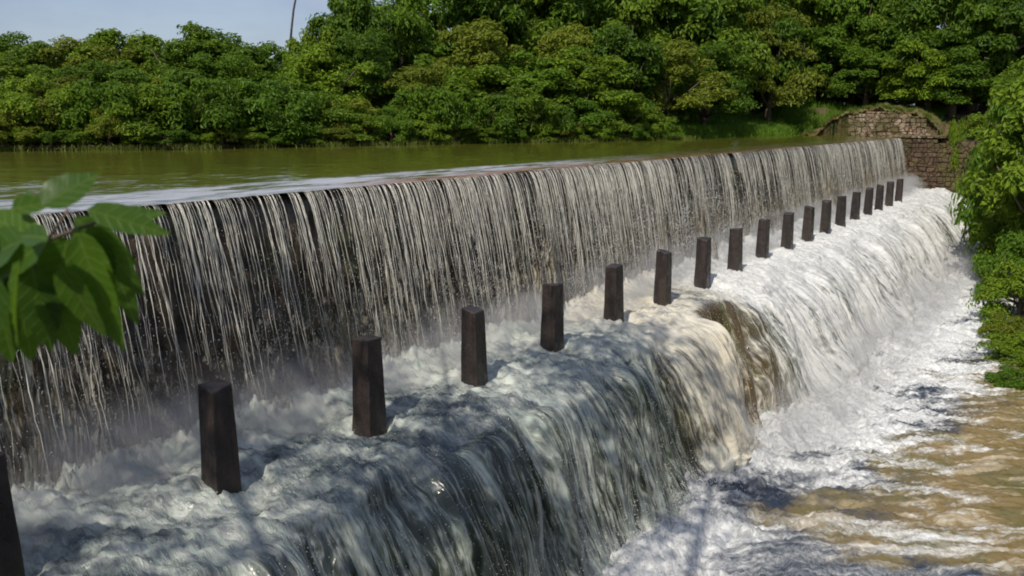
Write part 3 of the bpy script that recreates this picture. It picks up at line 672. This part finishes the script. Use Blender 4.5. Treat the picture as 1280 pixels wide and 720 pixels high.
for key, px_, yt, back, rad in (
    ('t_mid', 20, 75, 3.5, 1.5), ('t_olive', 85, 80, 3, 1.5), ('t_dark', 140, 75, 3, 1.6), ('t_olive', 190, 70, 3.5, 1.5), ('t_dark', 270, 62, 3, 1.6), ('t_mid', 320, 80, 3, 1.5), ('t_dark2', 365, 78, 3, 1.5),
    ('t_mid', 410, 60, 3.5, 1.8), ('t_dark', 450, 45, 4, 1.8), ('t_olive', 530, 60, 3, 2.0), ('t_mid2', 590, 55, 3, 2.0), ('t_dark', 650, 55, 3.5, 2.2), ('t_mid', 720, 45, 3, 2.2), ('t_dark2', 770, 45, 4, 2.4), ('t_olive', 830, 40, 3.5, 2.2),
    ('t_dark', 880, 55, 4, 2.4), ('t_dark2', 1000, 50, 6, 2.4), ('t_mid2', 1130, 60, 5, 2.2), ('t_dark', 1190, 50, 4, 2.6)):
    far(key, px_, yt, back, rad, 'middle row')
ks = ['s_olive', 's_mid', 's_olive', 's_dark', 's_mid', 's_mid', 's_dark', 's_mid', 's_bright', 's_dark', 's_mid', 's_olive', 's_bright', 's_dark', 's_dark', 's_dark', 's_mid', 's_dark', 's_bright', 's_mid', 's_mid']
tops = [120, 112, 118, 100, 110, 128, 105, 125, 112, 118, 100, 128, 130, 118, 120, 112, 108, 125, 120, 112, 118]
for k in range(21):
    far(ks[k], 8+k*40+random.uniform(-12, 12), tops[k]+random.uniform(-22, 20), .9+random.uniform(0, .6), random.uniform(1.0, 1.7), 'front row')
for k in range(24):
    far(['s_olive', 's_mid', 's_dark', 's_mid'][k*7 % 4], -5+k*35.5+random.uniform(-8, 8), 150+random.uniform(-16, 16), .35, random.uniform(.6, 1.05), 'waterline row')

# right-hand bank: near-by bushes hanging over the river
RB = [('s_bright', 1296, 31, 95, 2.3, 'bright green creeper-covered bush leaning over the river at the right edge'),
      ('t_mid', 1330, 27, 40, 2.4, 'tall leafy tree at the right edge above the creeper-covered bush'),
      ('s_mid', 1300, 29, 230, 1.7, 'leafy green bush low on the right bank by the white water'),
      ('t_mid2', 1300, 36, 40, 2.4, 'loose mid green tree on the right bank below the upper right corner'),
      ('s_bright', 1258, 37, 205, 1.1, 'light green bush beside the far end of the cascade'),
      ('s_olive', 1222, 45, 150, 1.0, 'yellow green bush beside the brown end wall of the weir'),
      ('s_mid', 1262, 43, 120, 1.7, 'mid green bush leaning towards the end wall from the right'),
      ('t_dark', 1215, 50, 30, 3.0, 'dark green tree close behind the right end of the abutment'),
      ('s_olive', 1275, 33, 280, .7, 'small yellow green shrub at the water edge on the right bank'),
      ('s_mid', 1302, 23, 330, 1.2, 'green bush touching the right edge above the brown water'),
      ('s_bright', 1292, 26, 285, 1.2, 'bright bush at the right edge above the dark still water'),
      ('s_mid', 1312, 19, 425, .95, 'leafy bush cut by the right edge over the brown water'),
      ('s_bright', 1310, 17.2, 500, .6, 'lowest bright green bush cut by the right edge'),
      ('s_dark', 1188, 42.6, 198, .55, 'dark creeper hanging on the middle of the end wall'),
      ('s_mid', 1200, 42.2, 150, .9, 'creeping green plant over the right end of the coping'),
      ('s_olive', 1222, 43.5, 225, .8, 'yellowish plant at the foot of the end wall'),
      ('s_dark', 1050, 66, 80, 3.4, 'dark undergrowth far behind the left half of the arch'),
      ('s_mid', 1145, 64, 84, 3.2, 'shaded undergrowth far behind the right half of the arch'),
      ('s_dark', 1232, 62, 70, 3.2, 'dark undergrowth far behind the right-hand bushes'),
      ('t_dark', 1262, 56, 10, 4.0, 'tall dark tree closing the view behind the right-hand bushes'),
      ('t_dark2', 1232, 52, 40, 2.6, 'deep green tree in the gap between abutment and right-hand bushes'),
      ('s_olive', 1290, 21, 400, .7, 'little yellowish shrub low at the right edge over brown water'),
      ('s_dark', 1190, 54, 120, 1.6, 'dark shrub in the gap right of the arched wall'),
      ('s_dark', 1165, 57, 95, 2.0, 'dark shrub on the rise right behind the arched wall'),
      ('s_dark', 1100, 59, 92, 2.2, 'dark shrub on the rise behind the middle of the arch'),
      ('s_dark', 1040, 58, 88, 2.2, 'dark shrub behind the left shoulder of the arch'),
      ('s_mid', 985, 56, 86, 2.0, 'green shrub at the back of the bright grass bank'),
      ('s_dark', 930, 54, 84, 2.2, 'dark shrub in the shade behind the bright grass'),
      ('s_dark', 870, 52, 88, 2.0, 'dark shrub in the shade left of the bright grass')]
for key, px_, dep, yt, rad, lab in RB:
    x, y, z = on_ground(px_, dep); z = max(z, ZV-.15) if px_ > 1195 else z; h = top_z(px_, yt, dep)-z
    place(key, (x, y, z-.1), rad, max(h, .6)*(1.0 if key[0] == 't' else 1.05), lab, 'bushes and trees on the right bank' if px_ > 1195 else 'shrubs behind the abutment')

# grass, reeds, overhanging verge: nobody could count it
def blades(n, sampler, hgt, seed, w=.012, lean=.35):
    r = np.random.default_rng(seed); P = sampler(n, r); n = len(P)
    a = r.uniform(0, 2*math.pi, n); H = hgt*r.uniform(.5, 1.3, n); W = w*r.uniform(.7, 1.3, n)
    dx, dy = np.cos(a), np.sin(a); l = lean*r.uniform(.3, 1.5, n)*H; b = r.uniform(0, 2*math.pi, n); lx, ly = np.cos(b)*l, np.sin(b)*l
    v0 = P-np.stack([dx*W, dy*W, .05+0*a], 1); v1 = P+np.stack([dx*W, dy*W, -.05+0*a], 1)
    m0 = P+np.stack([lx*.35-dx*W*.8, ly*.35-dy*W*.8, H*.62], 1); m1 = P+np.stack([lx*.35+dx*W*.8, ly*.35+dy*W*.8, H*.62], 1)
    tp = P+np.stack([lx, ly, H*.95], 1)
    V = np.stack([v0, v1, m1, m0, tp], 1).reshape(-1, 3); i = np.arange(n)*5
    F = np.concatenate([np.stack([i, i+1, i+2], 1), np.stack([i, i+2, i+3], 1), np.stack([i+3, i+2, i+4], 1)]); return V, F
def samp_bank(n, r):
    y = r.uniform(24, 58, n); x = bank_x(y)-r.exponential(2.0, n)+.35; x = np.where(y > 51, r.uniform(-17, -7, n), x)
    ok = NB(x/9, y/9) > -1.2; x, y = x[ok], y[ok]; return np.stack([x, y, ground_z(x, y)], 1)
V, F = blades(90000, samp_bank, .38, 3, .014)
tag(mesh_np('grass', V, F, M['grass'], smooth=False), 'bright green grass on the bank left of the stone abutment', 'grass', kind='stuff')
def samp_cap(n, r):
    x = r.uniform(-13.4, -6.4, n); dy = np.where(r.random(n) < .5, r.uniform(-.2, .2, n), r.uniform(-.2, 4, n)); ok = NB(x/3, dy/5) > -.7; x, dy = x[ok], dy[ok]
    return np.stack([x, YEND+1.85+dy, np.array([arch(a) for a in x])+.06+.05*(dy > .5)-.12*np.clip(dy-1.5, 0, 9)], 1)
V, F = blades(9000, samp_cap, .17, 8, .012, .9)
tag(mesh_np('dry_grass', V, F, M['reed'], smooth=False), 'dry yellow grass growing over the rounded top of the stone abutment', 'grass', kind='stuff')
def samp_reed(n, r):
    y = r.uniform(4, 36, n); ok = NB(y/8, .3) > r.uniform(-.3, 1.2, len(y)); y = y[ok]; x = bank_x(y)+r.normal(.15, .22, len(y)); return np.stack([x, y, np.full(len(y), ZR-.02)], 1)
V, F = blades(9000, samp_reed, .20, 4, .010, .8)
tag(mesh_np('reeds', V, F, M['reed'], smooth=False), 'pale yellow green reeds along the far waterline of the reservoir', 'reeds', kind='stuff')
def samp_right(n, r):
    y = r.uniform(16, YEND, n); x = rbank_x(y)+r.uniform(-.1, 3.2, n); z = ground_z(x, y); ok = z > ZV-.1; return np.stack([x, y, z], 1)[ok]
V, F = blades(40000, samp_right, .32, 6, .014)
tag(mesh_np('bank_grass', V, F, M['reed'], smooth=False), 'yellowish grass on the river bank below the right-hand bushes', 'grass', kind='stuff')

# thin leaning pole behind the trees
d = bank_depth(366)+9
mb = MB(); P = [at_depth(361, 75, d), at_depth(364.5, 35, d), at_depth(367, 12, d), at_depth(372, -14, d), at_depth(380, -40, d)]
mb.tube(P, [.05, .045, .042, .038, .034], 8)
po = mb.build('pole', M['post'], smooth=True); tag(po, 'thin dark leaning pole rising against the sky behind the treeline', 'pole')

# ------------------------------------------------------------------ overhanging tree beside the viewer
def leaf_shape(L, W, fold, curl, twist=0, nl=12, nw=6):
    u = np.linspace(0, 1, nl); v = np.linspace(-1, 1, nw*2+1); U_, V_ = np.meshgrid(u, v, indexing='ij')
    half = W*.5*np.sin(np.clip(U_, 0, 1)**.72*math.pi)**.85*(1-.25*U_)
    x = U_*L; y = V_*half; z = np.abs(V_)*half*fold-curl*L*U_**2+.012*L*np.sin(U_*22)*np.abs(V_)**2
    t = twist*U_; y, z = y*np.cos(t)-z*np.sin(t), y*np.sin(t)+z*np.cos(t)
    return np.stack([x, y, z], -1).reshape(-1, 3), grid_faces(nl, nw*2+1)
def big_leaf_mat():
    t = NT('broad_leaf'); c = t.n('TexCoord').outputs['Object']; oi = t.n('ObjectInfo')
    sp = t.n('SeparateXYZ'); t.l(c, sp.inputs[0])
    ay = t.math('ABSOLUTE', sp.outputs[1])
    vein = t.n('TexWave'); cb = t.n('CombineXYZ'); t.l(t.math('SUBTRACT', sp.outputs[0], t.math('MULTIPLY', ay, .8)), cb.inputs[0]); t.l(cb.outputs[0], vein.inputs['Vector']); vein.inputs['Scale'].default_value = 14
    vv = t.mr(vein.outputs['Fac'], .86, 1.0); mid = t.mr(ay, .0, .003, 1, 0); ve = t.math('MAXIMUM', t.math('MULTIPLY', vv, .35), mid)
    n = t.noise(c, 12, 3)
    base = t.mix(oi.outputs['Random'], (.018, .062, .010), (.060, .13, .010)); base = t.mix(t.math('MULTIPLY', n, .4), base, (.10, .16, .02)); base = t.mix(t.math('MULTIPLY', ve, .5), base, (.20, .27, .07))
    p = t.bsdf(base, .38, t.bump(t.math('ADD', ve, n), .002), .22)
    tr = t.n('BsdfTranslucent'); t.l(t.mix(.5, base, (.22, .38, .02)), tr.inputs['Color']); ms = t.n('MixShader'); ms.inputs[0].default_value = .38; t.l(p, ms.inputs[1]); t.l(tr.outputs[0], ms.inputs[2])
    return t.out(ms.outputs[0])
M['broad'] = big_leaf_mat()
ot = empty('overhanging_tree', (-1.6, -2.6, -1.9)); tag(ot, 'broad-leaved tree beside the viewer, its twig hanging in at the left edge', 'tree')
def rel(o): o.matrix_parent_inverse = Matrix.Translation(-ot.location); return o
D = 1.7
def pt(x, y, d=D): return at_depth(x, y, d)
mb = MB(); mb.tube([(-1.6, -2.6, -2.4), (-1.7, -2.5, -.6), (-1.6, -2.4, 1.2), (-1.3, -2.3, 2.8)], [.2, .16, .13, .1], 12)
for e in ((-4, -3, 4), (1.5, -3.4, 4.6), (-2, -1.6, 5.2), (0, -4.8, 4.4), (-3.5, 5, 5), (-7, 3, 5), (-5, 0.5, 4.8), (-8, -1, 5)): mb.tube([(-1.5, -2.4, 1.8), (np.array(e)*.5+np.array((-.7, -1.2, 1.2))), e], [.08, .05, .02], 8)
rel(mb.build('trunk', M['bark'], ot, smooth=True))
tw = [np.array((-1.7, -2.4, .1)), np.array((-1.95, -.6, .25)), pt(-160, 300), pt(-60, 335), pt(0, 322), pt(60, 300), pt(100, 285), pt(150, 268)]
mb = MB(); mb.tube(tw, [.03, .02, .009, .006, .005, .0045, .004, .0025], 8)
mb.tube([pt(60, 300), pt(85, 262), pt(60, 245), pt(40, 240)], [.004, .003, .0025, .002], 6)
mb.tube([pt(20, 318), pt(45, 335), pt(50, 350)], [.004, .003, .002], 6)
rel(mb.build('twig', M['bark'], ot, smooth=True))
# leaves: (base px, tip px, depth, width m, facing tilt, fold)
LV = [((100, 300), (150, 436), 1.62, .075, -.2, .3), ((60, 345), (95, 445), 1.64, .085, .1, .3), ((-5, 350), (10, 455), 1.66, .10, -.1, .3), ((10, 330), (75, 400), 1.74, .10, .2, .2), ((100, 290), (140, 365), 1.7, .09, .2, .3), ((-20, 300), (30, 370), 1.7, .10, .2, .2),
      ((85, 300), (60, 398), 1.70, .105, .3, .2), ((30, 300), (-40, 330), 1.60, .10, .0, .2), ((118, 280), (205, 262), 1.72, .07, .0, .2), ((20, 350), (40, 452), 1.72, .10, .4, .2), ((130, 290), (168, 408), 1.80, .08, .1, .3), ((75, 330), (128, 425), 1.6, .07, -.3, .3), ((0, 300), (-35, 400), 1.70, .11, .2, .2), ((15, 262), (70, 250), 1.66, .06, .2, .25),
      ((52, 258), (120, 214), 1.62, .088, 0, .15), ((108, 262), (212, 290), 1.60, .066, .5, .2), ((95, 285), (150, 440), 1.66, .085, .2, .25), ((110, 280), (178, 372), 1.72, .075, -.5, .3),
      ((40, 335), (62, 440), 1.62, .090, .1, .2), ((60, 300), (-8, 345), 1.58, .075, .4, .2), ((50, 300), (-30, 262), 1.66, .080, -.2, .2), ((45, 245), (2, 262), 1.74, .052, .6, .3),
      ((25, 325), (10, 430), 1.55, .070, -.6, .3), ((70, 292), (90, 385), 1.76, .085, .3, .25), ((-10, 335), (-20, 450), 1.6, .085, .2, .2), ((92, 272), (172, 330), 1.78, .06, .1, .35),
      ((52, 350), (40, 405), 1.72, .06, .5, .3), ((-15, 320), (-70, 250), 1.6, .08, .2, .2), ((60, 298), (20, 292), 1.52, .05, -.4, .3)]
for (b, e, d, w, tilt, fold) in LV:
    p, q = pt(*b, d), pt(*e, d*1.03); ax = q-p; L = np.linalg.norm(ax); ax /= L
    nrm = -Fv*math.cos(tilt)+Uv*.55+Rv*math.sin(tilt); nrm -= ax*(nrm@ax); nrm /= np.linalg.norm(nrm); sd_ = np.cross(nrm, ax)
    V, F = leaf_shape(L*1.03, w, fold, .10, random.uniform(-.3, .3))
    o = mesh_np('leaf', V, F, M['broad'], ot)
    mtx = Matrix(((ax[0], sd_[0], nrm[0], p[0]), (ax[1], sd_[1], nrm[1], p[1]), (ax[2], sd_[2], nrm[2], p[2]), (0, 0, 0, 1)))
    o.matrix_basis = mtx; rel(o)
# crown over and behind the viewer: shades the near water
r = np.random.default_rng(77); Cs, Ns = [], []
for k in range(110):
    c = np.array([r.uniform(-7, 2), r.uniform(-6, 4.9), r.uniform(4.2, 6.5)]); m_ = 240
    if c[1] > -1.6 and c[0] > -2.6: continue
    if c[1] > .5 and c[0] < -5.6: continue
    sl = np.array([sdir.x, sdir.y, sdir.z]); q_ = c-pt(60, 320); q_ = q_-sl*(q_@sl)
    if np.linalg.norm(q_) < 1.7: continue
    d_ = r.normal(0, 1, (m_, 3)); d_ /= np.linalg.norm(d_, axis=1, keepdims=True); Cs.append(c+d_*r.uniform(.8, 1.5)*r.uniform(.1, 1, (m_, 1))); Ns.append(d_+[0, 0, .6])
C = np.concatenate(Cs); V, F = leaf_cloud(C, np.concatenate(Ns), .15, 78, .55); rel(mesh_np('crown', V, F, M['leaf_mid'], ot, smooth=False))

# ------------------------------------------------------------------ spray mist at the feet of the falls
def mist(name, ring, y0, y1, dens, label, parent=None):
    """closed prism of drifting spray; ring = outline in the x-z plane"""
    k = len(ring); ys_ = np.linspace(y0, y1, 40); V = np.array([(x+.06*math.sin(y*2.3+i), y, z+.05*math.sin(y*1.7+2*i)*(z > ring[0][1]+.1)) for y in ys_ for i, (x, z) in enumerate(ring)])
    mb = MB(); F = [(i*k+q, i*k+(q+1) % k, (i+1)*k+(q+1) % k, (i+1)*k+q) for i in range(39) for q in range(k)]+[tuple(range(k))[::-1], tuple(range(39*k, 40*k))]
    mb.add(V, F)
    t = NT(name+'_air'); g = t.n('NewGeometry').outputs['Position']; sp = t.n('SeparateXYZ'); t.l(g, sp.inputs[0])
    zs = [z for _, z in ring]; xs_ = [x for x, _ in ring]; xm = (min(xs_)+max(xs_))/2; hw = (max(xs_)-min(xs_))/2
    hz = t.mr(sp.outputs[2], min(zs), max(zs), 1, 0); hx = t.mr(t.math('ABSOLUTE', t.math('SUBTRACT', sp.outputs[0], xm)), 0, hw, 1, 0)
    hy = t.mr(sp.outputs[1], y0, y0+3, 0, 1)
    n = t.noise(g, 1.3, 3, .6); d = t.math('MULTIPLY', t.math('MULTIPLY', t.math('MULTIPLY', hz, hx), hy), t.mr(n, .36, .66)); d = t.math('MULTIPLY', d, dens)
    v = t.n('VolumePrincipled'); v.inputs['Color'].default_value = (.97, .97, .98, 1); t.l(d, v.inputs['Density']); t.l(v.outputs[0], t.o.inputs['Volume'])
    t.m.cycles.homogeneous_volume = False
    o = mb.build(name, t.m); tag(o, label, 'mist', kind='stuff'); return o
mist('upper_mist', [(-8.1, -3.45), (-7.95, -2.8), (-7.5, -2.4), (-6.9, -2.8), (-6.3, -3.45)], 0, YEND-.1, 2.1, 'pale spray drifting along the foot of the upper fall')
mist('lower_mist', [(-5.1, -5.65), (-4.6, -4.7), (-3.7, -4.2), (-2.8, -4.8), (-2.2, -5.65)], 11, YEND-.1, .75, 'pale spray drifting where the cascade meets the river')
